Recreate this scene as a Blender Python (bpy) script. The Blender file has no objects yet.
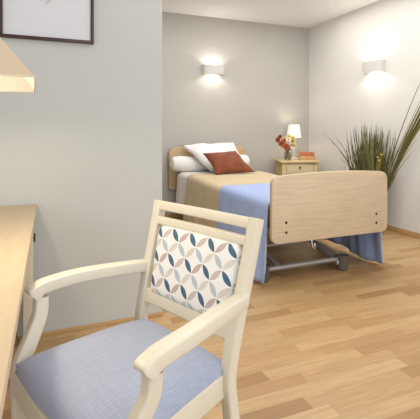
import bpy, bmesh, math, random
from mathutils import Vector, Matrix

C = bpy.context.scene.collection
S = bpy.context.scene
PI = math.pi
R = math.radians
random.seed(7)


# ------------------------------------------------------------------ helpers
def lin(c):
    c /= 255.0
    return c / 12.92 if c <= 0.04045 else ((c + 0.055) / 1.055) ** 2.4


def rgb(r, g, b):
    return (lin(r), lin(g), lin(b), 1.0)


def new_mat(name):
    m = bpy.data.materials.new(name)
    m.use_nodes = True
    nt = m.node_tree
    return m, nt, nt.nodes['Principled BSDF']


def mat(name, col, rough=0.6, var=0.06, scale=8.0, metal=0.0, bump=0.0, stretch=(1, 1, 1), spec=0.4, sheen=0.0):
    """Procedural material: a noise-varied colour with optional bump."""
    m, nt, b = new_mat(name)
    tc = nt.nodes.new('ShaderNodeTexCoord')
    mp = nt.nodes.new('ShaderNodeMapping')
    mp.inputs['Scale'].default_value = stretch
    nz = nt.nodes.new('ShaderNodeTexNoise')
    nz.inputs['Scale'].default_value = scale
    nz.inputs['Detail'].default_value = 4
    rp = nt.nodes.new('ShaderNodeValToRGB')
    c = rgb(*col)
    rp.color_ramp.elements[0].position = 0.3
    rp.color_ramp.elements[1].position = 0.7
    rp.color_ramp.elements[0].color = tuple(max(0, x * (1 - var)) for x in c[:3]) + (1,)
    rp.color_ramp.elements[1].color = tuple(min(1, x * (1 + var)) for x in c[:3]) + (1,)
    nt.links.new(tc.outputs['Object'], mp.inputs['Vector'])
    nt.links.new(mp.outputs['Vector'], nz.inputs['Vector'])
    nt.links.new(nz.outputs['Fac'], rp.inputs['Fac'])
    nt.links.new(rp.outputs['Color'], b.inputs['Base Color'])
    b.inputs['Roughness'].default_value = rough
    b.inputs['Metallic'].default_value = metal
    b.inputs['Specular IOR Level'].default_value = spec
    if sheen:
        b.inputs['Sheen Weight'].default_value = sheen
    if bump:
        bp = nt.nodes.new('ShaderNodeBump')
        bp.inputs['Strength'].default_value = bump
        bp.inputs['Distance'].default_value = 0.01
        nt.links.new(nz.outputs['Fac'], bp.inputs['Height'])
        nt.links.new(bp.outputs['Normal'], b.inputs['Normal'])
    return m


def link(name, bm, m, parent=None, smooth=True, angle=40):
    me = bpy.data.meshes.new(name)
    bmesh.ops.recalc_face_normals(bm, faces=bm.faces)
    bm.to_mesh(me)
    bm.free()
    o = bpy.data.objects.new(name, me)
    C.objects.link(o)
    if m:
        me.materials.append(m)
    if smooth:
        for p in me.polygons:
            p.use_smooth = True
        try:
            me.set_sharp_from_angle(angle=R(angle))
        except Exception:
            pass
    if parent:
        o.parent = parent
    return o


def tag(o, label=None, cat=None, group=None, kind=None):
    if label:
        o['label'] = label
    if cat:
        o['category'] = cat
    if group:
        o['group'] = group
    if kind:
        o['kind'] = kind
    return o


def thing(name, label, cat, loc=(0, 0, 0), rz=0, group=None):
    o = bpy.data.objects.new(name, None)
    C.objects.link(o)
    o.location = loc
    o.rotation_euler = (0, 0, rz)
    o.empty_display_size = 0.05
    return tag(o, label, cat, group)


def box(bm, x0, x1, y0, y1, z0, z1, bev=0.0, seg=2):
    r = bmesh.ops.create_cube(bm, size=1.0)
    for v in r['verts']:
        v.co = Vector((x0 + (v.co.x + .5) * (x1 - x0), y0 + (v.co.y + .5) * (y1 - y0), z0 + (v.co.z + .5) * (z1 - z0)))
    if bev:
        es = set()
        for v in r['verts']:
            es.update(v.link_edges)
        bmesh.ops.bevel(bm, geom=list(es), offset=bev, segments=seg, affect='EDGES', profile=0.5)
    return bm


def tube(bm, pts, rad, n=10, cap=True):
    """Round tube through points; rad a number or a list."""
    pts = [Vector(p) for p in pts]
    if not isinstance(rad, (list, tuple)):
        rad = [rad] * len(pts)
    rings = []
    up = None
    for i, p in enumerate(pts):
        t = (pts[min(i + 1, len(pts) - 1)] - pts[max(i - 1, 0)]).normalized()
        if up is None:
            up = Vector((0, 0, 1)) if abs(t.z) < .9 else Vector((1, 0, 0))
        a = t.cross(up).normalized()
        up = a.cross(t).normalized()
        rings.append([bm.verts.new(p + (a * math.cos(2 * PI * k / n) + up * math.sin(2 * PI * k / n)) * rad[i]) for k in range(n)])
    for i in range(len(rings) - 1):
        for k in range(n):
            bm.faces.new((rings[i][k], rings[i][(k + 1) % n], rings[i + 1][(k + 1) % n], rings[i + 1][k]))
    if cap:
        bm.faces.new(rings[0][::-1])
        bm.faces.new(rings[-1])
    return bm


def lathe(bm, prof, n=24, c=(0, 0, 0), axis='z'):
    rings = []
    for r, z in prof:
        ring = []
        for k in range(n):
            a = 2 * PI * k / n
            p = (r * math.cos(a), r * math.sin(a), z)
            if axis == 'x':
                p = (z, r * math.cos(a), r * math.sin(a))
            if axis == 'y':
                p = (r * math.cos(a), z, r * math.sin(a))
            ring.append(bm.verts.new(Vector(p) + Vector(c)))
        rings.append(ring)
    for i in range(len(rings) - 1):
        for k in range(n):
            bm.faces.new((rings[i][k], rings[i][(k + 1) % n], rings[i + 1][(k + 1) % n], rings[i + 1][k]))
    if prof[0][0] > 1e-6:
        bm.faces.new(rings[0])
    if prof[-1][0] > 1e-6:
        bm.faces.new(rings[-1])
    bmesh.ops.remove_doubles(bm, verts=bm.verts, dist=1e-6)
    return bm


def smooth_path(pts, n=6):
    """Catmull-Rom through the points."""
    P = [Vector(p) for p in pts]
    P = [2 * P[0] - P[1]] + P + [2 * P[-1] - P[-2]]
    out = []
    for i in range(1, len(P) - 2):
        for k in range(n):
            t = k / n
            a, b, c, d = P[i - 1], P[i], P[i + 1], P[i + 2]
            out.append(.5 * ((2 * b) + (c - a) * t + (2 * a - 5 * b + 4 * c - d) * t * t + (3 * b - a - 3 * c + d) * t ** 3))
    out.append(P[-2])
    return out


def bar(bm, pts, wx, th, side=Vector((1, 0, 0)), bev=.18):
    """Rectangular bar with rounded corners swept along pts. wx = width along side, th = thickness across; numbers or lists."""
    pts = [Vector(p) for p in pts]
    N = len(pts)
    wx = wx if isinstance(wx, (list, tuple)) else [wx] * N
    th = th if isinstance(th, (list, tuple)) else [th] * N
    rings = []
    for i, p in enumerate(pts):
        t = (pts[min(i + 1, N - 1)] - pts[max(i - 1, 0)]).normalized()
        s = (side - t * side.dot(t)).normalized()
        u = t.cross(s).normalized()
        w, h = wx[i] / 2, th[i] / 2
        b = min(w, h) * 2 * bev
        prof = []
        for sx, sy in ((1, 1), (-1, 1), (-1, -1), (1, -1)):
            c = (sx * (w - b), sy * (h - b))
            a0 = {(1, 1): 0, (-1, 1): 90, (-1, -1): 180, (1, -1): 270}[(sx, sy)]
            for k in range(4):
                a = R(a0 + 30 * k)
                prof.append((c[0] + b * math.cos(a), c[1] + b * math.sin(a)))
        rings.append([bm.verts.new(p + s * x + u * y) for x, y in prof])
    n = len(rings[0])
    for i in range(N - 1):
        for k in range(n):
            bm.faces.new((rings[i][k], rings[i][(k + 1) % n], rings[i + 1][(k + 1) % n], rings[i + 1][k]))
    bm.faces.new(rings[0][::-1])
    bm.faces.new(rings[-1])
    return bm


def rounded_panel(bm, x0, x1, z0, z1, y0, y1, rt, rb, arch=0.0, bev=.006, n=8):
    """Upright board in the XZ plane with rounded corners and a gently arched top."""
    out = []
    for (cx, cz, r, a0) in ((x1 - rt, z1 - rt, rt, 0), (x0 + rt, z1 - rt, rt, 90), (x0 + rb, z0 + rb, rb, 180), (x1 - rb, z0 + rb, rb, 270)):
        for k in range(n + 1):
            a = R(a0 + 90 * k / n)
            out.append([cx + r * math.cos(a), cz + r * math.sin(a)])
        if a0 == 0 and arch:
            for k in range(1, 14):
                x = x1 - rt + (x0 - x1 + 2 * rt) * k / 14
                out.append([x, z1])
    xm, hw = (x0 + x1) / 2, (x1 - x0) / 2
    for p in out:
        if p[1] > (z0 + z1) / 2:
            p[1] += arch * (1 - ((p[0] - xm) / hw) ** 2)
    f = bm.faces.new([bm.verts.new((x, y0, z)) for x, z in out])
    r = bmesh.ops.extrude_face_region(bm, geom=[f])
    vs = [v for v in r['geom'] if isinstance(v, bmesh.types.BMVert)]
    bmesh.ops.translate(bm, verts=vs, vec=(0, y1 - y0, 0))
    es = [e for e in bm.edges if len(e.link_faces) == 2 and any(len(fc.verts) > 8 for fc in e.link_faces)]
    bmesh.ops.bevel(bm, geom=es, offset=bev, segments=2, affect='EDGES', profile=.5)
    return bm


def pillow(bm, c00, c10, c11, c01, th, n=22, pinch=.06, seed=0, wr=.008, edge=.12):
    """Stuffed pillow on the bilinear quad of four corners."""
    rnd = random.Random(seed)
    ph = [rnd.uniform(0, 6.28) for _ in range(6)]
    c00, c10, c11, c01 = map(Vector, (c00, c10, c11, c01))
    nrm = (c10 - c00).cross(c01 - c00).normalized()

    def pt(u, v, s):
        # sides bow inwards between the corners
        uu = u - .5
        vv = v - .5
        u2 = .5 + uu * (1 - pinch * (1 - (2 * vv) ** 2))
        v2 = .5 + vv * (1 - pinch * (1 - (2 * uu) ** 2))
        p = (c00 * (1 - u2) + c10 * u2) * (1 - v2) + (c01 * (1 - u2) + c11 * u2) * v2
        f = max(0, (1 - abs(2 * uu) ** 2.6)) * max(0, (1 - abs(2 * vv) ** 2.6))
        t = th * f ** .55
        w = wr * (math.sin(9 * u + 4 * v + ph[0]) * math.sin(7 * v + ph[1]) + .6 * math.sin(17 * u - 13 * v + ph[2])) * min(1, f * 3)
        return p + nrm * (s * t * .5 + w)
    top = [[bm.verts.new(pt(i / n, j / n, 1)) for i in range(n + 1)] for j in range(n + 1)]
    bot = [[bm.verts.new(pt(i / n, j / n, -1)) for i in range(n + 1)] for j in range(n + 1)]
    for j in range(n):
        for i in range(n):
            bm.faces.new((top[j][i], top[j][i + 1], top[j + 1][i + 1], top[j + 1][i]))
            bm.faces.new((bot[j][i], bot[j + 1][i], bot[j + 1][i + 1], bot[j][i + 1]))
    bmesh.ops.remove_doubles(bm, verts=bm.verts, dist=.0008)
    return bm


def B():
    return bmesh.new()


# ---------------------------------------------------------------- materials
M = {}
M['wall_grey'] = mat('light_grey_wall_paint', (186, 189, 187), .85, .012, 3, bump=.02)
M['wall_taupe'] = mat('taupe_wall_paint', (182, 179, 172), .85, .012, 3, bump=.02)
M['wall_white'] = mat('warm_white_wall_paint', (220, 218, 212), .85, .012, 3, bump=.02)
M['ceil'] = mat('white_ceiling_paint', (238, 237, 235), .9, .01, 3)
M['chair_wood'] = mat('cream_painted_wood', (216, 209, 191), .42, .02, 6, stretch=(1, 1, .2), spec=.5)
M['desk_wood'] = mat('pale_maple_veneer', (192, 172, 142), .45, .05, 5, stretch=(7, .6, 7), spec=.4)
M['desk_edge'] = mat('cream_desk_edge', (214, 204, 182), .5, .03, 6)
M['oak'] = mat('light_oak_laminate', (199, 181, 152), .5, .085, 5, stretch=(1.2, 8, 14))
M['oak2'] = mat('honey_oak_laminate', (192, 166, 126), .5, .07, 5, stretch=(1.2, 8, 14))
M['night'] = mat('cream_oak_veneer', (206, 184, 136), .5, .06, 6, stretch=(1, 6, 8))
M['night_dark'] = mat('cream_drawer_front', (215, 199, 160), .5, .05, 6, stretch=(1, 6, 8))
M['metal'] = mat('grey_painted_steel', (158, 158, 157), .42, .06, 9, metal=.35)
M['chrome'] = mat('chrome', (190, 190, 188), .2, .05, 9, metal=1)
M['dark'] = mat('black_rubber', (46, 42, 40), .55, .1, 12)
M['caster'] = mat('dark_grey_plastic', (98, 90, 84), .38, .08, 12)
M['bolt'] = mat('dark_bolt', (52, 42, 34), .5, .1, 30)
M['white_linen'] = mat('white_linen', (236, 233, 230), .9, .025, 14, bump=.06, sheen=.2)
M['sheet'] = mat('offwhite_sheet', (232, 228, 221), .9, .03, 14, bump=.06, sheen=.2)
M['beige'] = mat('beige_wool', (203, 183, 145), .95, .06, 40, bump=.12, sheen=.25)
M['blue'] = mat('cornflower_wool', (158, 177, 224), .95, .05, 40, bump=.12, sheen=.3)
M['rust'] = mat('rust_velvet', (124, 62, 32), .8, .18, 9, bump=.06, sheen=.25)
M['mattress'] = mat('mattress_ticking', (200, 196, 190), .9, .03, 14)
M['frame'] = mat('mahogany_frame', (58, 32, 30), .35, .25, 10, stretch=(1, 1, 1))
M['paper'] = mat('pale_lilac_paper', (206, 207, 214), .8, .015, 4)
M['sketch'] = mat('grey_green_wash', (178, 182, 178), .9, .12, 22)
M['sconce'] = mat('white_plaster', (202, 200, 194), .7, .02, 10)
M['skirt'] = mat('oak_skirting', (186, 150, 104), .5, .08, 5, stretch=(8, 1, 8))
M['cable'] = mat('brown_cable', (112, 88, 62), .6, .1, 20)
M['redbook'] = mat('brick_red_cloth', (186, 112, 82), .7, .1, 20)
M['tanbook'] = mat('orange_tan_cloth', (206, 160, 112), .7, .1, 20)
M['pages'] = mat('cream_pages', (226, 205, 168), .8, .08, 30, stretch=(1, 1, 12))
M['bookdark'] = mat('dark_red_leather', (112, 46, 34), .6, .12, 20)
M['stem'] = mat('green_stem', (92, 104, 52), .7, .12, 20)
M['red_petal'] = mat('rust_red_petal', (178, 86, 54), .8, .18, 40)
M['dark_petal'] = mat('brown_red_petal', (150, 72, 48), .8, .18, 40)
M['yellow_petal'] = mat('pale_yellow_petal', (224, 204, 128), .8, .1, 40)
M['white_petal'] = mat('cream_petal', (234, 224, 196), .8, .08, 40)
M['centre'] = mat('seed_head', (96, 70, 38), .8, .2, 60)
M['leaf'] = mat('dusty_green_leaf', (110, 118, 74), .7, .2, 20)
M['pot'] = mat('dark_basket_pot', (84, 66, 50), .8, .2, 40, bump=.2)
M['soil'] = mat('soil', (58, 46, 36), .95, .3, 40)
M['berry'] = mat('ochre_seed_head', (172, 146, 66), .8, .15, 40)


def mat_glass(name, col, rough=.03):
    m, nt, b = new_mat(name)
    nz = nt.nodes.new('ShaderNodeTexNoise')
    nz.inputs['Scale'].default_value = 12
    rp = nt.nodes.new('ShaderNodeValToRGB')
    rp.color_ramp.elements[0].color = tuple(x * .96 for x in rgb(*col)[:3]) + (1,)
    rp.color_ramp.elements[1].color = rgb(*col)
    nt.links.new(nz.outputs['Fac'], rp.inputs['Fac'])
    nt.links.new(rp.outputs['Color'], b.inputs['Base Color'])
    b.inputs['Transmission Weight'].default_value = .92
    b.inputs['Roughness'].default_value = rough
    b.inputs['IOR'].default_value = 1.3
    return m


M['glass'] = mat_glass('clear_vase_glass', (236, 232, 214))
M['water'] = mat_glass('vase_water', (216, 200, 130))


def mat_shade(name, col, emit, strength):
    """Lamp-shade cloth: opaque, with emission standing in for lamplight in the cloth."""
    m, nt, b = new_mat(name)
    nz = nt.nodes.new('ShaderNodeTexNoise')
    nz.inputs['Scale'].default_value = 60
    rp = nt.nodes.new('ShaderNodeValToRGB')
    rp.color_ramp.elements[0].color = tuple(x * .94 for x in rgb(*col)[:3]) + (1,)
    rp.color_ramp.elements[1].color = rgb(*col)
    nt.links.new(nz.outputs['Fac'], rp.inputs['Fac'])
    nt.links.new(rp.outputs['Color'], b.inputs['Base Color'])
    b.inputs['Roughness'].default_value = .9
    b.inputs['Emission Color'].default_value = rgb(*emit)
    b.inputs['Emission Strength'].default_value = strength
    return m


M['shade_white'] = mat_shade('white_lamp_shade', (245, 240, 232), (255, 238, 222), .28)
M['shade_tan'] = mat_shade('tan_lamp_shade', (196, 178, 154), (255, 214, 170), .05)
M['shade_in'] = mat_shade('cream_shade_lining', (226, 220, 208), (255, 240, 214), .15)


def mat_emit(name, col, s):
    m, nt, b = new_mat(name)
    nz = nt.nodes.new('ShaderNodeTexNoise')
    nz.inputs['Scale'].default_value = 5
    rp = nt.nodes.new('ShaderNodeValToRGB')
    rp.color_ramp.elements[0].color = tuple(x * .97 for x in rgb(*col)[:3]) + (1,)
    rp.color_ramp.elements[1].color = rgb(*col)
    nt.links.new(nz.outputs['Fac'], rp.inputs['Fac'])
    nt.links.new(rp.outputs['Color'], b.inputs['Emission Color'])
    b.inputs['Emission Strength'].default_value = s
    return m


M['bulb'] = mat_emit('warm_bulb', (255, 240, 214), 8)


# ---- node maths shorthand
class NM:
    def __init__(self, nt):
        self.nt = nt

    def op(self, o, *a, clamp=False):
        n = self.nt.nodes.new('ShaderNodeMath')
        n.operation = o
        n.use_clamp = clamp
        for i, x in enumerate(a):
            if isinstance(x, (int, float)):
                n.inputs[i].default_value = x
            else:
                self.nt.links.new(x, n.inputs[i])
        return n.outputs[0]

    def mix(self, f, a, b):
        n = self.nt.nodes.new('ShaderNodeMix')
        n.data_type = 'RGBA'
        for s, x in (('Factor', f),):
            if isinstance(x, (int, float)):
                n.inputs[0].default_value = x
            else:
                self.nt.links.new(x, n.inputs[0])
        for i, x in ((6, a), (7, b)):
            if isinstance(x, tuple):
                n.inputs[i].default_value = x
            else:
                self.nt.links.new(x, n.inputs[i])
        return n.outputs[2]


def mat_floor():
    m, nt, b = new_mat('oak_strip_floor')
    N = NM(nt)
    tc = nt.nodes.new('ShaderNodeTexCoord')
    sp = nt.nodes.new('ShaderNodeSeparateXYZ')
    nt.links.new(tc.outputs['Object'], sp.inputs[0])
    x, y = sp.outputs[0], sp.outputs[1]
    W, L = .072, .52
    row = N.op('FLOOR', N.op('DIVIDE', y, W))
    wn = nt.nodes.new('ShaderNodeTexWhiteNoise')
    wn.noise_dimensions = '1D'
    nt.links.new(row, wn.inputs['W'])
    xs = N.op('ADD', N.op('DIVIDE', x, L), N.op('MULTIPLY', wn.outputs['Value'], 7.3))
    col = N.op('FLOOR', xs)
    cb = nt.nodes.new('ShaderNodeCombineXYZ')
    nt.links.new(row, cb.inputs[0])
    nt.links.new(col, cb.inputs[1])
    w2 = nt.nodes.new('ShaderNodeTexWhiteNoise')
    w2.noise_dimensions = '2D'
    nt.links.new(cb.outputs[0], w2.inputs['Vector'])
    rp = nt.nodes.new('ShaderNodeValToRGB')
    e = rp.color_ramp.elements
    e[0].color = rgb(162, 124, 81)
    e[1].color = rgb(194, 161, 117)
    for p, c in ((.22, (173, 137, 93)), (.5, (184, 149, 104)), (.8, (189, 156, 111))):
        k = e.new(p)
        k.color = rgb(*c)
    nt.links.new(w2.outputs['Value'], rp.inputs['Fac'])
    # grain
    mp = nt.nodes.new('ShaderNodeCombineXYZ')
    nt.links.new(N.op('MULTIPLY', x, 3.0), mp.inputs[0])
    nt.links.new(N.op('MULTIPLY', y, 60.0), mp.inputs[1])
    nt.links.new(N.op('MULTIPLY', w2.outputs['Value'], 40.0), mp.inputs[2])
    nz = nt.nodes.new('ShaderNodeTexNoise')
    nz.inputs['Scale'].default_value = 1.6
    nz.inputs['Detail'].default_value = 5
    nz.inputs['Distortion'].default_value = .6
    nt.links.new(mp.outputs[0], nz.inputs['Vector'])
    g = nt.nodes.new('ShaderNodeMapRange')
    g.inputs[1].default_value = .3
    g.inputs[2].default_value = .7
    g.inputs[3].default_value = .84
    g.inputs[4].default_value = 1.1
    nt.links.new(nz.outputs['Fac'], g.inputs[0])
    # joints
    fy = N.op('FRACT', N.op('DIVIDE', y, W))
    fx = N.op('FRACT', xs)
    j = N.op('MAXIMUM', N.op('LESS_THAN', fy, .022), N.op('LESS_THAN', fx, .005))
    k = N.op('MULTIPLY', g.outputs[0], N.op('SUBTRACT', 1.0, N.op('MULTIPLY', j, .16)))
    hs = nt.nodes.new('ShaderNodeVectorMath')
    hs.operation = 'SCALE'
    nt.links.new(rp.outputs['Color'], hs.inputs[0])
    nt.links.new(k, hs.inputs['Scale'])
    nt.links.new(hs.outputs[0], b.inputs['Base Color'])
    b.inputs['Roughness'].default_value = .36
    b.inputs['Specular IOR Level'].default_value = .4
    return m


def mat_petal():
    """White cloth printed with rows of leaf shapes joining tip to tip."""
    m, nt, b = new_mat('leaf_print_cloth')
    N = NM(nt)
    tc = nt.nodes.new('ShaderNodeTexCoord')
    sp = nt.nodes.new('ShaderNodeSeparateXYZ')
    nt.links.new(tc.outputs['UV'], sp.inputs[0])
    u = N.op('ADD', sp.outputs[0], 20.0)
    v = N.op('ADD', sp.outputs[1], 20.0)
    iu, iv = N.op('FLOOR', u), N.op('FLOOR', v)
    a = N.op('SUBTRACT', N.op('FRACT', u), .5)
    bb = N.op('SUBTRACT', N.op('FRACT', v), .5)
    par = N.op('MODULO', N.op('ADD', iu, iv), 2.0)          # 0: '/', 1: '\'
    sg = N.op('SUBTRACT', 1.0, N.op('MULTIPLY', par, 2.0))
    b2 = N.op('MULTIPLY', bb, sg)
    s = N.op('MULTIPLY', N.op('ADD', a, b2), .7071)
    t = N.op('MULTIPLY', N.op('SUBTRACT', a, b2), .7071)
    q = N.op('DIVIDE', s, .66)
    lim = N.op('MULTIPLY', N.op('SUBTRACT', 1.0, N.op('MULTIPLY', q, q)), .235)
    inside = N.op('GREATER_THAN', lim, N.op('ABSOLUTE', t))
    rowp = N.op('MODULO', iv, 2.0)
    rp4 = N.op('GREATER_THAN', N.op('MODULO', N.op('ADD', iu, iv), 4.0), 1.5)
    navy, grey = rgb(66, 96, 122), rgb(176, 188, 196)
    blush, sand = rgb(190, 168, 166), rgb(208, 202, 194)
    back = N.mix(rowp, grey, navy)
    fwd = N.mix(rowp, sand, blush)
    fwd = N.mix(N.op('MULTIPLY', rp4, .35), fwd, sand)
    c = N.mix(par, fwd, back)
    col = N.mix(inside, rgb(232, 232, 232), c)
    nt.links.new(col, b.inputs['Base Color'])
    b.inputs['Roughness'].default_value = .7
    return m


def mat_seat():
    """Pale blue cloth with a fine crossed weave."""
    m, nt, b = new_mat('pale_blue_weave')
    N = NM(nt)
    tc = nt.nodes.new('ShaderNodeTexCoord')
    outs = []
    for st in ((170, 8, 8), (8, 170, 8)):
        mp = nt.nodes.new('ShaderNodeMapping')
        mp.inputs['Scale'].default_value = st
        nt.links.new(tc.outputs['Object'], mp.inputs[0])
        nz = nt.nodes.new('ShaderNodeTexNoise')
        nz.inputs['Scale'].default_value = 2.2
        nz.inputs['Detail'].default_value = 2
        nt.links.new(mp.outputs[0], nz.inputs['Vector'])
        outs.append(nz.outputs['Fac'])
    f = N.op('MULTIPLY', N.op('ADD', outs[0], outs[1]), .5)
    g = nt.nodes.new('ShaderNodeMapRange')
    g.inputs[1].default_value = .36
    g.inputs[2].default_value = .64
    nt.links.new(f, g.inputs[0])
    col = N.mix(g.outputs[0], rgb(152, 162, 187), rgb(167, 176, 197))
    nt.links.new(col, b.inputs['Base Color'])
    bp = nt.nodes.new('ShaderNodeBump')
    bp.inputs['Strength'].default_value = .12
    bp.inputs['Distance'].default_value = .004
    nt.links.new(f, bp.inputs['Height'])
    nt.links.new(bp.outputs[0], b.inputs['Normal'])
    b.inputs['Roughness'].default_value = .8
    b.inputs['Sheen Weight'].default_value = .2
    return m


def mat_blade():
    m, nt, b = new_mat('grass_blade')
    at = nt.nodes.new('ShaderNodeAttribute')
    at.attribute_name = 'tint'
    rp = nt.nodes.new('ShaderNodeValToRGB')
    e = rp.color_ramp.elements
    e[0].color = rgb(66, 62, 34)
    e[1].color = rgb(202, 188, 118)
    for p, c in ((.35, (84, 84, 40)), (.6, (118, 114, 54)), (.8, (148, 140, 66))):
        k = e.new(p)
        k.color = rgb(*c)
    nt.links.new(at.outputs['Fac'], rp.inputs['Fac'])
    nt.links.new(rp.outputs['Color'], b.inputs['Base Color'])
    b.inputs['Roughness'].default_value = .55
    return m


M['floor'] = mat_floor()
M['petal'] = mat_petal()
M['seat'] = mat_seat()
M['blade'] = mat_blade()

# ------------------------------------------------------------------ setting
XR, YB, ZC = 3.44, 4.787, 2.55      # right wall, back wall, ceiling
XP, YP = 0.612, 2.285               # corner of the near grey wall
XL, YF = -2.6, -2.2


def struct(name, bm, m, label, cat):
    o = link(name, bm, m, smooth=False)
    return tag(o, label, cat, kind='structure')


struct('floor', box(B(), XL, XR + .15, YF, YB + .15, -.1, 0), M['floor'], 'oak strip parquet floor in honey tones', 'floor')
struct('ceiling', box(B(), XL, XR + .15, YF, YB + .15, ZC, ZC + .1), M['ceil'], 'white painted ceiling above the bed alcove', 'ceiling')
struct('wall_back', box(B(), XP - .02, XR + .15, YB, YB + .12, 0, ZC), M['wall_taupe'], 'taupe grey wall behind the bed headboard', 'wall')
struct('wall_right', box(B(), XR, XR + .15, YF, YB, 0, ZC), M['wall_white'], 'warm white wall on the right behind the tall grass', 'wall')
struct('wall_left', box(B(), XL, XP, YP, YB, 0, ZC, bev=.004), M['wall_grey'], 'light grey wall beside the desk, ending at the bed alcove', 'wall')
struct('baseboard_right', box(B(), XR - .014, XR, YF, YB, 0, .055, bev=.004), M['skirt'], 'low oak skirting along the white right wall', 'baseboard')
struct('baseboard_left', box(B(), XL, XP + .004, YP - .01, YP, 0, .02, bev=.003), M['skirt'], 'thin oak skirting along the grey wall by the desk', 'baseboard')
struct('baseboard_back', box(B(), XP, XR - .014, YB - .014, YB, 0, .055, bev=.004), M['skirt'], 'low oak skirting along the taupe wall behind the bed', 'baseboard')


# -------------------------------------------------------------------- chair
def make_chair():
    t = thing('armchair', 'cream wooden armchair with pale blue seat and leaf-print backrest beside the desk', 'chair', (.364, 1.158, 0), -1.145)
    W = M['chair_wood']
    LEAN, ZS, ZT = .100, .43, .832
    post_x = lambda z: .196 + (.214 - .196) * max(0, (z - ZS)) / (ZT - ZS)
    back_y = lambda z: LEAN * (z - ZS) / (ZT - ZS)
    # rear legs run on upwards as the back posts
    for s in (-1, 1):
        pts = [(s * .192, .075, 0), (s * .193, .038, .16), (s * .195, .008, .34), (s * .196, 0, ZS),
               (s * post_x(.55), back_y(.55) - .004, .55), (s * post_x(.7), back_y(.7), .7), (s * post_x(ZT), back_y(ZT), ZT)]
        link('rear_leg', bar(B(), smooth_path(pts, 5), .036, [.036] * 31, bev=.2), W, t)
    # rails between the posts
    for z, h in ((.816, .032), (.767, .028), (.527, .046)):
        x = post_x(z) - .012
        bm = bar(B(), [(-x, back_y(z), z), (-x * .5, back_y(z) + .004, z), (0, back_y(z) + .006, z), (x * .5, back_y(z) + .004, z), (x, back_y(z), z)],
                 h, .028, side=Vector((0, LEAN, ZT - ZS)).normalized(), bev=.2)
        link({.816: 'top_rail', .767: 'middle_rail', .527: 'lower_rail'}[z], bm, W, t)
    # printed back pad
    up = Vector((0, LEAN, ZT - ZS)).normalized()
    out = Vector((0, -up.z, up.y))
    bm = B()
    uvl = bm.loops.layers.uv.new('UVMap')
    n, k = 26, 20
    z0, z1 = .537, .757
    base = Vector((0, back_y(z0), z0))
    H = (z1 - z0) / up.z
    cell = .0393

    def padpt(i, j, s):
        u, v = i / n * 2 - 1, j / k * 2 - 1
        hw = .172 + .014 * (v + 1) / 2
        cr = 1 - .10 * max(0, abs(v) - .86) / .14
        e = max(0, 1 - abs(u) ** 7) * max(0, 1 - abs(v) ** 7)
        x = u * hw * (cr if abs(u) > .9 else 1)
        return base + Vector((x, .004 * (1 - u * u), 0)) + up * ((v + 1) / 2 * H) + out * (s * (.008 + .017 * e ** .5))
    grid = {}
    for s in (1, -1):
        for j in range(k + 1):
            for i in range(n + 1):
                grid[s, i, j] = bm.verts.new(padpt(i, j, s))
    uvof = {}
    for (s, i, j), vv in grid.items():
        uvof[vv] = ((i / n - .5) * .36 / cell + .55, (j / k) * H / cell + .35)
    for s in (1, -1):
        for j in range(k):
            for i in range(n):
                q = [grid[s, i, j], grid[s, i + 1, j], grid[s, i + 1, j + 1], grid[s, i, j + 1]]
                bm.faces.new(q if s == 1 else q[::-1])
    edge = [(i, 0) for i in range(n)] + [(n, j) for j in range(k)] + [(i, k) for i in range(n, 0, -1)] + [(0, j) for j in range(k, 0, -1)]
    for q in range(len(edge)):
        a, b_ = edge[q], edge[(q + 1) % len(edge)]
        bm.faces.new((grid[1, a[0], a[1]], grid[-1, a[0], a[1]], grid[-1, b_[0], b_[1]], grid[1, b_[0], b_[1]]))
    for f in bm.faces:
        for l in f.loops:
            l[uvl].uv = uvof[l.vert]
    o = link('backrest', bm, M['petal'], t, angle=60)
    o['label'] = 'white back pad printed with navy, grey and blush leaf shapes'
    # seat cushion
    bm = B()
    D, wf, wr = .390, .231, .186
    n = 24

    def seatpt(i, j, top):
        u, v = i / n * 2 - 1, j / n
        hw = wf + (wr - wf) * v
        y = -D + v * (D + .012) - .02 * (1 - u * u) * (1 - v)
        e = max(0, 1 - abs(u) ** 5) * max(0, 1 - abs(2 * v - 1) ** 5)
        cr = (max(0, 1 - u ** 4) * max(0, 1 - (2 * v - 1) ** 4)) ** .8
        z = (.446 + .014 * e ** .4 + cr * .032) if top else .427
        return Vector((u * hw, y, z))
    g1 = [[bm.verts.new(seatpt(i, j, 1)) for i in range(n + 1)] for j in range(n + 1)]
    g0 = [[bm.verts.new(seatpt(i, j, 0)) for i in range(n + 1)] for j in range(n + 1)]
    for j in range(n):
        for i in range(n):
            bm.faces.new((g1[j][i], g1[j][i + 1], g1[j + 1][i + 1], g1[j + 1][i]))
            bm.faces.new((g0[j][i], g0[j + 1][i], g0[j + 1][i + 1], g0[j][i + 1]))
    ed = [(i, 0) for i in range(n)] + [(n, j) for j in range(n)] + [(i, n) for i in range(n, 0, -1)] + [(0, j) for j in range(n, 0, -1)]
    for q in range(len(ed)):
        a, b_ = ed[q], ed[(q + 1) % len(ed)]
        bm.faces.new((g1[a[1]][a[0]], g0[a[1]][a[0]], g0[b_[1]][b_[0]], g1[b_[1]][b_[0]]))
    o = link('seat', bm, M['seat'], t, angle=70)
    o['label'] = 'pale blue woven seat cushion'
    # seat rails
    zt, zb = .430, .366
    zm, hh = (zt + zb) / 2, zt - zb
    Z = Vector((0, 0, 1))
    link('seat_rail', bar(B(), [(-wf + .01, -D + .002, zm), (0, -D - .016, zm), (wf - .01, -D + .002, zm)], hh, .024, side=Z), W, t)
    link('seat_rail', bar(B(), [(-wr + .01, .004, zm), (wr - .01, .004, zm)], hh, .024, side=Z), W, t)
    for s in (-1, 1):
        link('seat_rail', bar(B(), [(s * (wf - .014), -D, zm), (s * (wr - .006), .0, zm)], hh, .024, side=Z), W, t)
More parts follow.
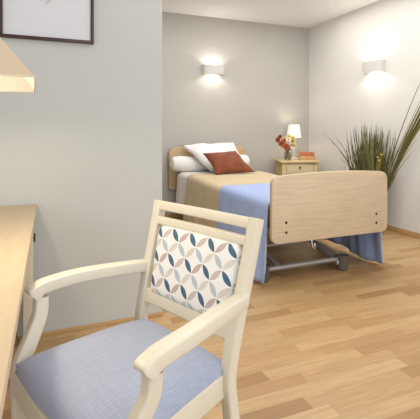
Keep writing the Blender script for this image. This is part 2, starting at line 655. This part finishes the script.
    # front legs curve up into the arm supports
    for s in (-1, 1):
        pts = [(s * .226, -D + .010, 0), (s * .229, -D + .012, .2), (s * .233, -D + .012, .36), (s * .241, -D + .018, .43),
               (s * .252, -D + .054, .50), (s * .260, -D + .078, .55), (s * .263, -D + .082, .595)]
        P = smooth_path(pts, 5)
        th = [.030 + .014 * min(1, max(0, (p.z - 0) / .36)) - .006 * max(0, (p.z - .43) / .17) for p in P]
        link('front_leg', bar(B(), P, .030, th, bev=.2), W, t)
        # arm: rises from the back post, bows outwards, rolls over at the front
        ap = [(s * .208, .048, .616), (s * .226, -.03, .622), (s * .248, -.13, .627), (s * .262, -.21, .628), (s * .267, -.290, .624),
              (s * .267, -.318, .616), (s * .267, -.333, .602)]
        AP = smooth_path(ap, 6)
        n_ = len(AP)
        aw = [.036 + .006 * min(1, i / 14) for i in range(n_)]
        at = [.036] * (n_ - 8) + [.037, .039, .042, .045, .047, .047, .043, .034]
        link('armrest', bar(B(), AP, aw, at, bev=.15), W, t)
    return t


make_chair()

# --------------------------------------------------------------------- desk
desk = thing('desk', 'pale maple desk standing against the light grey wall at the left', 'desk', (-.063, 2.27, 0))
DZ = .70
link('desk_top', box(B(), -1.55, 0, -1.75, 0, DZ - .03, DZ, bev=.004), M['desk_wood'], desk)
for x in (-1.51, -.062):
    for y in (-.066, -1.70):
        link('leg', box(B(), x, x + .046, y, y + .046, 0, DZ - .03, bev=.004), M['desk_edge'], desk)
link('apron', box(B(), -1.46, -.07, -.055, -.03, DZ - .12, DZ - .03, bev=.002), M['desk_edge'], desk)
bm = B()
lathe(bm, [(0, -.012), (.008, -.012), (.010, -.004), (.006, 0), (.006, .004)], 12, (-.012, -.05, .537), 'x')
box(bm, -.014, -.006, -.055, -.045, .515, .56, bev=.002)
o = link('cable_clip', bm, M['dark'], desk)
o['label'] = 'small dark clip on the rear leg'

o = link('power_cable', tube(B(), smooth_path([(-.24, 2.20, .60), (-.19, 2.25, .50), (-.16, 2.262, .35), (-.165, 2.262, .2), (-.16, 2.25, .06), (-.16, 2.22, .008), (-.3, 2.18, .006)], 6), .004, 6), M['cable'])
tag(o, 'thin brown power cable hanging against the wall under the desk', 'cable')

# desk lamp: four-sided tapering shade, open below
lamp = thing('desk_lamp', 'table lamp on the desk with a square tan tapering shade', 'lamp', (-.266, 1.34, DZ), R(2.1))
link('base', lathe(B(), [(0, 0), (.065, 0), (.068, .006), (.06, .016), (.02, .024), (.011, .04), (0, .04)], 28), M['metal'], lamp)
link('pole', lathe(B(), [(0, .03), (.009, .03), (.009, .60), (0, .60)], 14), M['metal'], lamp)
zb, zt_ = .520, .735
bm = B()


def ring4(h, z):
    return [bm.verts.new((sx * h, sy * h, z)) for sx, sy in ((1, 1), (-1, 1), (-1, -1), (1, -1))]


a_, b_ = ring4(.222, zb), ring4(.058, zt_)
for k in range(4):
    bm.faces.new((a_[k], a_[(k + 1) % 4], b_[(k + 1) % 4], b_[k]))
o = link('lamp_shade', bm, M['shade_tan'], lamp, smooth=False)
bm = B()
a_, b_ = ring4(.2195, zb + .0005), ring4(.055, zt_ - .001)
for k in range(4):
    bm.faces.new((a_[k], b_[k], b_[(k + 1) % 4], a_[(k + 1) % 4]))
link('lining', bm, M['shade_in'], o, smooth=False)
bm = B()
for k in range(4):
    sx, sy = ((1, 1), (-1, 1), (-1, -1), (1, -1))[k]
    tx, ty = ((1, 1), (-1, 1), (-1, -1), (1, -1))[(k + 1) % 4]
    tube(bm, [(sx * .222, sy * .222, zb), (tx * .222, ty * .222, zb)], .0025, 6)
link('rim', bm, M['desk_edge'], o)
link('bulb', lathe(B(), [(0, .55), (.014, .55), (.016, .585), (.03, .615), (.032, .635), (.022, .66), (0, .668)], 16), M['bulb'], lamp)

# book at the edge of view on the desk
bk = thing('book', 'dark red book lying on the desk at the far left', 'book', (-.645, 1.72, DZ), .05)
bm = B()
box(bm, -.075, .075, -.1, .1, 0, .004, bev=.001)
box(bm, -.075, .075, -.1, .1, .022, .026, bev=.001)
box(bm, -.075, -.07, -.1, .1, .0, .026, bev=.001)
link('cover', bm, M['bookdark'], bk)
link('pages', box(B(), -.069, .071, -.095, .095, .0042, .0218), M['pages'], bk)

# ------------------------------------------------------------- wall picture
pic = thing('framed_picture', 'picture in a thin dark mahogany frame on the light grey wall', 'picture', (-.008, YP, 0))
px0, px1, pz0, pz1 = -.230, .2305, 1.556, 2.12
bm = B()
fw = .016
box(bm, px0, px1, -.024, -.002, pz0, pz0 + fw, bev=.002)
box(bm, px0, px1, -.024, -.002, pz1 - fw, pz1, bev=.002)
box(bm, px0, px0 + fw, -.024, -.002, pz0 + fw, pz1 - fw, bev=.002)
box(bm, px1 - fw, px1, -.024, -.002, pz0 + fw, pz1 - fw, bev=.002)
link('frame', bm, M['frame'], pic)
pp = link('print', box(B(), px0 + fw, px1 - fw, -.012, -.004, pz0 + fw, pz1 - fw), M['paper'], pic)
# soft brush strokes of a pale plant drawing on the sheet
bm = B()
rnd = random.Random(3)
for k in range(16):
    cx, cz = rnd.gauss(-.018, .016), 1.762 + rnd.random() * .16 * (1 if k > 5 else .2)
    L_, w_, a0 = rnd.uniform(.012, .03), rnd.uniform(.004, .009), rnd.uniform(0, PI)
    ring = []
    for q in range(12):
        a = 2 * PI * q / 12
        x, z = L_ * math.cos(a), w_ * math.sin(a)
        ring.append(bm.verts.new((cx + x * math.cos(a0) - z * math.sin(a0), -.0125 - .0001 * k, cz + x * math.sin(a0) + z * math.cos(a0))))
    bm.faces.new(ring)
link('brushwork', bm, M['sketch'], pp, smooth=False)


# ---------------------------------------------------------------------- bed
FX0, FX1, FY = 1.398, 2.424, 2.362
HX0, HX1, HY = 1.350, 2.405, 4.715
bed = thing('care_bed', 'adjustable care bed with oak-look head and foot boards against the taupe wall', 'bed', (0, 0, 0))
fb = link('footboard', rounded_panel(B(), FX0, FX1, .305, .765, FY, FY + .034, .055, .05, .022), M['oak'], bed)
for x in (1.510, 2.312):
    for z in (.448, .380):
        link('bolt', lathe(B(), [(0, -.005), (.006, -.005), (.009, -.003), (.010, .001), (0, .001)], 14, (x, FY, z), 'y'), M['bolt'], fb)
link('headboard', rounded_panel(B(), HX0, HX1, .36, .875, HY, HY + .034, .07, .04, .022), M['oak2'], bed)
Zv = Vector((0, 0, 1))
# lying frame under the mattress
bm = B()
for x in (1.50, 2.36):
    bar(bm, [(x, FY + .035, .395), (x, HY, .395)], .05, .03, side=Zv)
for y in (2.46, 3.1, 3.8, 4.6):
    bar(bm, [(1.50, y, .40), (2.36, y, .40)], .04, .03, side=Zv)
link('lying_frame', bm, M['metal'], bed)
# bracket and cross tube just under the footboard
link('cross_tube', tube(B(), [(1.40, 2.60, .232), (1.90, 2.60, .232)], .013, 10), M['metal'], bed)
for x in (1.46, 1.86):
    link('bracket', bar(B(), [(x, 2.60, .232), (x, 2.58, .38)], .05, .02), M['metal'], bed)
lk = link('brake_hook', tube(B(), smooth_path([(1.85, 2.56, .285), (1.85, 2.545, .25), (1.855, 2.54, .205), (1.865, 2.54, .185), (1.88, 2.545, .195), (1.882, 2.55, .22)], 4), .010, 8), M['chrome'], bed)
link('end_cap', lathe(B(), [(0, -.03), (.020, -.03), (.022, 0), (.020, .03), (0, .03)], 14, (1.855, 2.55, .265), 'x'), M['chrome'], lk)
# undercarriage: floor tubes and slanting struts
link('floor_tube', tube(B(), [(1.44, 2.515, .085), (2.08, 2.525, .085)], .017, 12), M['metal'], bed)
link('floor_tube', tube(B(), [(1.48, 4.2, .075), (2.05, 4.2, .075)], .017, 12), M['metal'], bed)
for x0, x1 in ((1.50, 1.56), (2.03, 2.07)):
    link('strut', bar(B(), [(x1, 2.56, .085), (x0, 3.42, .30)], .04, .03), M['metal'], bed)
    link('strut', bar(B(), [(x1, 4.16, .085), (x0, 3.42, .30)], .04, .03), M['metal'], bed)
link('strut', bar(B(), [(1.46, 2.56, .09), (1.44, 2.66, .30)], .03, .02), M['metal'], bed)
for x, y in ((1.425, 2.53), (2.115, 2.515), (1.425, 4.2), (2.115, 4.2)):
    cs = link('caster', lathe(B(), [(0, .004), (.036, .004), (.041, .012), (.043, .06), (.046, .098), (.050, .104), (.050, .112), (.044, .116), (.036, .106), (0, .104)], 24, (x, y, 0)), M['caster'], bed)
    link('tread', lathe(B(), [(0, 0), (.034, 0), (.036, .006), (0, .006)], 20, (x, y, 0)), M['dark'], cs)
    link('hub', lathe(B(), [(0, -.008), (.018, -.008), (.022, .006), (0, .008)], 14, (x - .050, y + .005, .06), 'x'), M['metal'], cs)


def top_z(y):
    t = min(1, max(0, (y - 3.3) / 1.0))
    return .560 + .020 * (t * t * (3 - 2 * t))


def cover(y0, y1, off, hl, hr, seed, xl=1.43, xr=2.372, ny=60, amp=.016, flare=.03, foot=None):
    """Cloth laid over the mattress and hanging at both sides.
    hl, hr: hem heights as functions of y."""
    rnd = random.Random(seed)
    ph = [rnd.uniform(0, 6.28) for _ in range(6)]
    bm = B()
    rows = []
    for j in range(ny + 1):
        y = y0 + (y1 - y0) * j / ny
        zt = top_z(y) + off
        prof = []
        for side in (0, 1):
            hem = (hl, hr)[side](y)
            sx = -1 if side == 0 else 1
            xe = (xl - off, xr + off)[side]
            rad = .055
            part = []
            nd = 14
            for k in range(nd + 1):
                z = hem + (zt - rad - hem) * k / nd
                d = max(0, min(1, (zt - rad - z) / (zt - rad - .03)))         # 1 at floor level
                w = amp * d ** .8 * (math.sin(19 * y + ph[0]) + .7 * math.sin(33 * y + ph[1] + 2 * d) + .4 * math.sin(61 * y + ph[2]))
                part.append((xe + sx * (flare * d + max(-.02, w * .7)), y + .006 * d * math.sin(23 * y + ph[3]), z))
            for k in range(1, 6):
                a = R(90 * k / 5)
                part.append((xe - sx * rad * (1 - math.cos(a)), y, zt - rad + rad * math.sin(a)))
            if side == 0:
                left = part
            else:
                right = part[::-1]
        mid = []
        x0_, x1_ = xl - off + .055, xr + off - .055
        for k in range(1, 14):
            x = x0_ + (x1_ - x0_) * k / 14
            mid.append((x, y, zt + .004 * math.sin(8 * x + 5 * y + ph[4]) * math.sin(7 * y + ph[5])))
        rows.append([bm.verts.new(p) for p in left + mid + right])
    for j in range(ny):
        for k in range(len(rows[0]) - 1):
            bm.faces.new((rows[j][k], rows[j][k + 1], rows[j + 1][k + 1], rows[j + 1][k]))
    return bm


def cloth(name, bm, m, th=.006):
    o = link(name, bm, m, angle=180)
    md = o.modifiers.new('thickness', 'SOLIDIFY')
    md.thickness = th
    md.offset = 1
    return o


bm = B()
box(bm, 1.462, 2.345, 2.41, 4.69, 0.43, .548, bev=.035, seg=4)
o = link('mattress', bm, M['mattress'])
for v in o.data.vertices:
    if v.co.z > .5:
        v.co.z += top_z(v.co.y) - .560
tag(o, 'pale mattress lying on the care bed under the bedding', 'mattress')
flat = lambda z: (lambda y: z)
o = cloth('bed_sheet', cover(2.55, 4.62, .002, flat(.14), flat(.42), 5, amp=.018, flare=.036), M['sheet'])
tag(o, 'off-white sheet tucked over the mattress, hanging at the left near the pillows', 'sheet')
o = cloth('beige_blanket', cover(2.44, 4.22, .014, flat(.09), flat(.38), 5, amp=.018, flare=.038), M['beige'])
tag(o, 'plain beige wool blanket spread across the middle of the bed', 'blanket')


def blue_r(y):
    return .03 + .02 * math.sin(9 * y) + .05 * max(0, y - 2.9)


o = cloth('blue_blanket', cover(2.425, 3.27, .028, lambda y: .028 + .06 * max(0, y - 2.6), blue_r, 5, amp=.018, flare=.040), M['blue'])
tag(o, 'cornflower blue blanket across the foot of the bed, falling to the floor', 'blanket')

# pillows
o = link('bolster', lathe(B(), [(0, -.515), (.05, -.512), (.078, -.50), (.088, -.47), (.094, -.40), (.092, -.2), (.096, 0), (.092, .25), (.094, .42), (.086, .48), (.06, .508), (0, .512)], 24, (1.855, 4.605, .682), 'x'), M['white_linen'])
for v in o.data.vertices:
    v.co.z += .006 * math.sin(14 * v.co.x) + .003 * math.sin(31 * v.co.x + 9 * v.co.y)
tag(o, 'long white bolster lying across the head of the bed', 'bolster')
o = link('white_pillow', pillow(B(), (1.72, 4.26, .610), (2.24, 4.34, .625), (2.19, 4.655, .935), (1.485, 4.66, .908), .14, seed=4, pinch=.04, wr=.010), M['white_linen'], angle=180)
tag(o, 'large white pillow leaning back against the headboard', 'pillow')
o = link('rust_cushion', pillow(B(), (1.675, 4.02, .604), (2.185, 4.05, .609), (2.04, 4.28, .850), (1.605, 4.25, .830), .12, seed=9, pinch=.10, wr=.006), M['rust'], angle=180)
tag(o, 'rust brown velvet cushion propped in front of the white pillow', 'cushion')

# --------------------------------------------------------------- nightstand
NX0, NX1, NY0, NY1, NZ = -.23, .23, -.18, .18, .70
ns = thing('nightstand', 'cream wooden nightstand with one drawer in the corner beside the bed', 'nightstand', (3.02, 4.49, 0), R(-18))
link('top', box(B(), NX0 - .025, NX1 + .025, NY0 - .025, NY1, NZ - .028, NZ, bev=.008, seg=3), M['night'], ns)
link('cabinet', box(B(), NX0 + .01, NX1 - .01, NY0 + .016, NY1 - .01, .10, NZ - .028, bev=.003), M['night'], ns)
for x in (NX0, NX1 - .05):
    for y in (NY0, NY1 - .05):
        link('leg', box(B(), x, x + .05, y, y + .05, 0, NZ - .028, bev=.004), M['night'], ns)
d = link('drawer', box(B(), NX0 + .055, NX1 - .055, NY0 + .004, NY0 + .03, NZ - .17, NZ - .04, bev=.004), M['night_dark'], ns)
link('knob', lathe(B(), [(0, -.03), (.010, -.03), (.014, -.022), (.012, -.012), (.006, -.008), (.006, 0)], 14, (0, NY0 + .005, .612), 'y'), M['bolt'], d)
link('door', box(B(), NX0 + .055, NX1 - .055, NY0 + .004, NY0 + .03, .13, NZ - .18, bev=.004), M['night_dark'], ns)

# bedside lamp
bl = thing('bedside_lamp', 'small lit table lamp with white tapering shade on the nightstand', 'lamp', (3.062, 4.60, NZ))
link('base', lathe(B(), [(0, 0), (.055, 0), (.058, .006), (.05, .016), (.022, .026), (.016, .05), (.022, .10), (.026, .15), (.018, .21), (.010, .24), (.010, .33), (0, .33)], 24), M['sconce'], bl)
bm = B()
n = 32
ra = [[bm.verts.new((r * math.cos(2 * PI * k / n), r * math.sin(2 * PI * k / n), z)) for k in range(n)] for r, z in ((.098, .290), (.074, .468), (.070, .468), (.094, .290))]
for i in range(4):
    for k in range(n):
        bm.faces.new((ra[i][k], ra[i][(k + 1) % n], ra[(i + 1) % 4][(k + 1) % n], ra[(i + 1) % 4][k]))
link('lamp_shade', bm, M['shade_white'], bl)
link('bulb', lathe(B(), [(0, .33), (.012, .33), (.014, .35), (.026, .375), (.026, .395), (.016, .415), (0, .42)], 14), M['bulb'], bl)

# vase with flowers
VX, VY = 2.865, 4.45
vs = thing('glass_vase', 'small clear glass vase holding flowers on the nightstand', 'vase', (VX, VY, NZ))
link('vessel', lathe(B(), [(0, 0), (.040, 0), (.046, .006), (.047, .05), (.043, .085), (.045, .108), (.042, .108), (.040, .085), (.043, .05), (.042, .010), (0, .009)], 24), M['glass'], vs)
link('water', lathe(B(), [(0, .011), (.040, .011), (.041, .05), (.040, .065), (0, .065)], 20), M['water'], vs)


def flower(loc, head, kind, name, label, cat, group):
    """One stem from the vase with its flower head, petals and centre."""
    t = thing(name, label, cat, (VX, VY, NZ), 0, group)
    h = Vector(head)
    a = random.uniform(0, 6.28)
    foot = Vector((.026 * math.cos(a), .026 * math.sin(a), .014))
    neck = Vector((h.x * .18, h.y * .18, .11))
    link('stem', tube(B(), smooth_path([foot, neck, (neck + h) * .5 + Vector((0, 0, .012)), h], 4), .0028, 6), M['stem'], t)
    bm = B()
    r = {'big': .046, 'mid': .038, 'small': .03}[kind[1]]
    ax = Vector((h.x * 1.5 - .10, h.y - .17, .10)).normalized()
    q = ax.to_track_quat('Z', 'Y')
    for lay, (cnt, tilt, sc) in enumerate(((9, 18, 1), (8, 45, .82), (6, 68, .6))):
        for k in range(cnt):
            ang = 2 * PI * (k + .5 * lay) / cnt
            ring = []
            for (l, w) in ((.08, .12), (.5, .38), (.85, .34), (1.02, 0), (.85, -.34), (.5, -.38), (.08, -.12)):
                p = Vector((l * r * sc * math.cos(R(tilt)), w * r * sc, l * r * sc * math.sin(R(tilt)) + .003 * lay - .10 * r * l * l * sc))
                p = Matrix.Rotation(ang, 3, 'Z') @ p
                ring.append(bm.verts.new(h + q @ p))
            bm.faces.new(ring)
    link('petals', bm, M[kind[0]], t)
    bm = B()
    bmesh.ops.create_icosphere(bm, subdivisions=1, radius=r * .28, matrix=Matrix.Translation(h + ax * r * .22))
    link('centre', bm, M['centre'], t)
    bm = B()
    for sgn in (-1, 1):
        p0 = neck.lerp(h, .55)
        dr = Vector((sgn * .034 + h.x * .2, -.012, .012))
        sd = Vector((0, .4, .9)).normalized() * .009
        bm.faces.new([bm.verts.new(v) for v in (p0, p0 + dr * .5 + sd, p0 + dr, p0 + dr * .5 - sd)])
    link('leaf', bm, M['leaf'], t)


G = 'flowers in the glass vase'
spec = [
    ((-.155, -.02, .265), ('dark_petal', 'mid'), 'dahlia', 'dark red flower reaching furthest left from the vase', 'flower'),
    ((-.115, -.03, .215), ('red_petal', 'mid'), 'dahlia', 'rust red flower just inside the leftmost one in the vase', 'flower'),
    ((-.105, .01, .305), ('dark_petal', 'small'), 'dahlia', 'small dark red flower at the upper left of the bouquet', 'flower'),
    ((-.055, -.06, .175), ('red_petal', 'big'), 'dahlia', 'big rust red flower hanging lowest over the vase rim', 'flower'),
    ((-.05, -.02, .275), ('yellow_petal', 'mid'), 'chrysanthemum', 'pale yellow flower left of the middle at the bouquet top', 'flower'),
    ((-.012, -.05, .225), ('white_petal', 'mid'), 'chrysanthemum', 'cream flower in the middle front of the bouquet', 'flower'),
    ((.018, .0, .30), ('yellow_petal', 'mid'), 'chrysanthemum', 'pale yellow flower topmost in the bouquet before the lamp shade', 'flower'),
    ((.055, -.03, .245), ('yellow_petal', 'big'), 'chrysanthemum', 'large pale yellow flower right of the bouquet middle', 'flower'),
    ((.082, -.02, .185), ('yellow_petal', 'mid'), 'chrysanthemum', 'pale yellow flower lowest on the right over the vase', 'flower'),
    ((-.085, -.05, .255), ('red_petal', 'small'), 'dahlia', 'small rust red flower between the dark red ones of the bouquet', 'flower'),
    ((.045, -.05, .285), ('yellow_petal', 'mid'), 'chrysanthemum', 'pale yellow flower at the upper right of the bouquet', 'flower'),
    ((-.025, -.06, .265), ('white_petal', 'mid'), 'chrysanthemum', 'cream flower high in the middle of the bouquet', 'flower'),
    ((.03, -.06, .165), ('white_petal', 'small'), 'chrysanthemum', 'small cream flower just above the vase rim', 'flower'),
]
for h, kd, nm, lb, ct in spec:
    flower(None, h, kd, nm, lb, ct, G)


def sprig(head, label):
    t = thing('leaf_sprig', label, 'sprig', (VX, VY, NZ), 0, 'leafy sprigs in the glass vase')
    h = Vector(head)
    neck = Vector((h.x * .2, h.y * .2, .11))
    P = smooth_path([(-h.x * .12, -h.y * .1, .014), neck, neck.lerp(h, .55) + Vector((0, 0, .01)), h], 5)
    link('stem', tube(B(), P, .0024, 6), M['stem'], t)
    bm = B()
    for i, p in enumerate(P[6:]):
        for sgn in (-1, 1):
            dr = Vector((sgn * .03, -.01, .016 + .004 * (i % 3)))
            sd = Vector((.2 * sgn, .5, .8)).normalized() * .008
            bm.faces.new([bm.verts.new(v) for v in (p, p + dr * .5 + sd, p + dr, p + dr * .5 - sd)])
    link('leaves', bm, M['leaf'], t)


sprig((-.085, .02, .25), 'leafy green sprig among the red flowers on the left of the vase')
sprig((.01, .02, .27), 'leafy green sprig behind the pale flowers in the middle of the vase')
sprig((.07, .02, .22), 'leafy green sprig under the yellow flowers on the right of the vase')

# books
for z, w, dpt, h, rz, m, lb in ((0, .098, .07, .052, .06, 'tanbook', 'orange-tan hardback lying flat, lower of the two books on the nightstand'),
                              (.0525, .092, .066, .048, -.10, 'redbook', 'brick red hardback lying on top of the tan book on the nightstand')):
    t = thing('hardback_book', lb, 'book', (3.155, 4.45, NZ + z), rz - .30, 'books on the nightstand')
    bm = B()
    box(bm, -w, w, -dpt, dpt, 0, .006, bev=.001)
    box(bm, -w, w, -dpt, dpt, h - .006, h, bev=.001)
    box(bm, -w, w, -dpt - .003, -dpt + .004, 0, h, bev=.001)
    link('cover', bm, M[m], t)
    link('pages', box(B(), -w + .006, w - .006, -dpt + .005, dpt - .006, .0062, h - .0062), M['pages'], t)


# ---------------------------------------------------------------- sconces
def sconce(label, loc, rz, w=.30, h=.118, depth=.10):
    """Curved plaster wall light, open at the top and at the bottom; local -y faces the room."""
    t = thing('wall_sconce', label, 'wall lamp', loc, rz, 'curved plaster wall lights')
    bm = B()
    n = 20
    rows = []
    for off in (0, -.006):
        for z in (-h / 2, h / 2):
            r_ = []
            for k in range(n + 1):
                a = PI * k / n
                sx = math.copysign(abs(math.cos(a)) ** .55, math.cos(a))
                sy = math.sin(a) ** .55
                r_.append(bm.verts.new((-(w / 2 + off) * sx, -.012 - (depth - .012 + off) * sy, z)))
            rows.append(r_)
    o0, o1, i0, i1 = rows
    for k in range(n):
        bm.faces.new((o0[k], o0[k + 1], o1[k + 1], o1[k]))
        bm.faces.new((i0[k], i1[k], i1[k + 1], i0[k + 1]))
        bm.faces.new((o1[k], o1[k + 1], i1[k + 1], i1[k]))
        bm.faces.new((o0[k], i0[k], i0[k + 1], o0[k + 1]))
    link('shade', bm, M['sconce'], t)
    link('wall_plate', box(B(), -.05, .05, -.008, 0, -h * .4, h * .4, bev=.002), M['sconce'], t)
    link('bulb', lathe(B(), [(0, -.045), (.012, -.045), (.014, -.03), (.014, .03), (.012, .045), (0, .045)], 12, (0, -.045, 0), 'x'), M['bulb'], t)
    mw = Matrix.Translation(loc) @ Matrix.Rotation(rz, 4, 'Z')
    for sgn in (1, -1):
        L = bpy.data.lights.new('sconce_light', 'SPOT')
        L.energy = 7
        L.color = (1, .94, .84)
        L.spot_size = R(142)
        L.spot_blend = .35
        L.shadow_soft_size = .03
        lo = bpy.data.objects.new('sconce_light', L)
        C.objects.link(lo)
        lo.parent = t
        lo.location = (0, -.05, sgn * (h / 2 - .045))
        lo.rotation_euler = (PI if sgn > 0 else 0, 0, 0)
    return t


sconce('curved white wall light glowing up and down on the taupe wall above the bed', (1.945, YB, 1.862), 0)
sconce('curved white wall light glowing up and down on the white right wall above the grass', (XR, 3.515, 1.806), -PI / 2, w=.30, h=.128)

# -------------------------------------------------------------- tall grass
PX, PY = 3.21, 3.38
pl = thing('potted_grass', 'tall bushy ornamental grass in a pot by the white wall behind the footboard', 'plant', (PX, PY, 0))
pl['kind'] = 'thing'
link('pot', lathe(B(), [(0, 0), (.10, 0), (.108, .01), (.13, .20), (.135, .26), (.142, .265), (.142, .28), (.128, .28), (.124, .25), (0, .25)], 28), M['pot'], pl)
link('soil', lathe(B(), [(0, .251), (.123, .251), (.121, .262), (0, .266)], 24), M['soil'], pl)
bm = B()
tint = []
lay = bm.verts.layers.float.new('tint')


def blade(root, tip, w, tnt, sag=0.0, n=7, bow=.35):
    root, tip = Vector(root), Vector(tip)
    d = tip - root
    view = Vector((-.9, -1, 0))
    sd = d.cross(view).normalized()
    prev = None
    for i in range(n + 1):
        t = i / n
        p = root.lerp(tip, t) + Vector((0, 0, 1)) * (sag * 4 * t * (1 - t)) - Vector((d.x, d.y, 0)) * (bow * t * (1 - t))
        ww = w * (1 - t) ** .45 * (1 if i else .8) + .0006
        a, b_ = bm.verts.new(p + sd * ww), bm.verts.new(p - sd * ww)
        for q in (a, b_):
            q[lay] = max(0, min(1, tnt + .12 * (t - .5)))
        if prev:
            bm.faces.new((prev[0], prev[1], b_, a))
        prev = (a, b_)


rnd = random.Random(21)
for k in range(330):
    a, rr = rnd.uniform(0, 6.28), .12 * math.sqrt(rnd.random())
    root = (rr * math.cos(a), rr * math.sin(a), .26)
    # the clump spreads along the wall, upright in its middle
    lat = rnd.gauss(.02, .12) + root[0] * .9
    lat = max(-.27, min(.28, lat))
    fy = rnd.uniform(-.10, .12)
    z = rnd.uniform(.72, 1.18) - abs(lat) * .25
    tip = (lat * .80 + fy * .3, -lat * .42 + fy, z)
    tip = (min(tip[0], .20), tip[1], tip[2])
    blade(root, tip, rnd.uniform(.003, .0062), rnd.choice((.05, .12, .2, .28, .36, .42, .5, .62)), 0, 7, -.55)
for tip, w, tn in (((-.62, -.02, 1.06), .004, .2), ((-.50, .02, .98), .0035, .25), ((-.44, .03, 1.03), .0035, .15), ((-.36, -.05, .90), .004, .4), ((-.30, -.02, .98), .004, .3),
                   ((-.40, .0, .80), .004, .4)):
    blade((-.05, 0, .26), tip, w, tn, .07)
# long leaning blades to the right
for k in range(16):
    s = rnd.uniform(-1, 1)
    tip = (.15 + .04 * s * rnd.random(), -.82 - .07 * s, 1.62 + .10 * rnd.uniform(-1, 1))
    blade((.05 + .02 * s, -.10 + .03 * s, .26), tip, rnd.uniform(.004, .008), rnd.choice((.3, .42, .5, .6, .9)), 0, 9)
for tip, w, tn in (((.10, -.60, 1.63), .005, .3), ((.17, -.68, 1.66), .003, .75), ((.18, -.60, 1.50), .003, .8), ((.18, -.52, 1.25), .004, .5),
                   ((.12, -.42, 1.12), .006, .45), ((.18, -.46, 1.02), .005, .55), ((.18, -.40, .88), .005, .5)):
    blade((.05, -.08, .26), tip, w, tn, 0, 9)
g = link('foliage', bm, M['blade'], pl, smooth=False)
bm = B()
for c in ((.0, -.12, .80), (.03, -.14, .83), (-.01, -.15, .77)):
    bmesh.ops.create_icosphere(bm, subdivisions=1, radius=.016, matrix=Matrix.Translation(c))
    tube(bm, [(c[0] * .5, -.04, .26), c], .003, 5)
link('seed_heads', bm, M['berry'], pl)


# ------------------------------------------------------------------ lights
def area(name, loc, target, sx, sy, e, col):
    L = bpy.data.lights.new(name, 'AREA')
    L.shape = 'RECTANGLE'
    L.size, L.size_y = sx, sy
    L.energy = e
    L.color = col
    o = bpy.data.objects.new(name, L)
    C.objects.link(o)
    o.location = loc
    o.rotation_euler = (Vector(target) - Vector(loc)).to_track_quat('-Z', 'Y').to_euler()
    return o


def point(name, loc, e, col, r=.03, parent=None):
    L = bpy.data.lights.new(name, 'POINT')
    L.energy = e
    L.color = col
    L.shadow_soft_size = r
    o = bpy.data.objects.new(name, L)
    C.objects.link(o)
    o.location = loc
    if parent:
        o.parent = parent
    return o


area('window_daylight', (1.9, -2.0, 1.6), (1.2, 2.4, .8), 2.6, 1.8, 46, (.93, .96, 1.0))
area('room_fill_light', (1.3, .9, 2.50), (1.3, .9, 0), 2.2, 1.8, 20, (1, .98, .96))  # added fill for even light in the room, no fitting up here
area('alcove_fill_light', (2.1, 3.1, 2.53), (2.1, 3.1, 0), 2.2, 2.2, 45, (1, .98, .96))  # added overhead fill that brightens the alcove, not a real lamp
point('bedside_bulb_light', (0, 0, .44), .7, (1, .88, .72), .02, bl)
point('bedside_bulb_light', (0, -.02, .315), .8, (1, .88, .72), .015, bl)
point('desk_bulb_light', (0, -.03, .545), 1.6, (1, .88, .70), .03, lamp)
L = bpy.data.lights.new('desk_down_light', 'SPOT')
L.energy, L.color, L.spot_size, L.spot_blend, L.shadow_soft_size = 14, (1, .82, .56), R(178), .3, .05
lo = bpy.data.objects.new('desk_down_light', L)
C.objects.link(lo)
lo.parent = lamp
lo.location = (0, -.02, .525)

w = bpy.data.worlds.new('world')
S.world = w
w.use_nodes = True
bg = w.node_tree.nodes['Background']
bg.inputs[0].default_value = (.93, .97, 1.0, 1)
bg.inputs[1].default_value = 1.15

S.view_settings.view_transform = 'Standard'
S.view_settings.look = 'None'
S.view_settings.exposure = 0
S.view_settings.gamma = 1

# ------------------------------------------------------------------ camera
cam = bpy.data.cameras.new('camera')
cam.sensor_width = 36
cam.lens = 400 / 420 * 36
cam.shift_y = -(209.5 - 131) / 420
cam.clip_start = .02
co = bpy.data.objects.new('camera', cam)
C.objects.link(co)
co.location = (0, 0, 1.08)
co.rotation_euler = (PI / 2, 0, -math.atan(.4))
S.camera = co
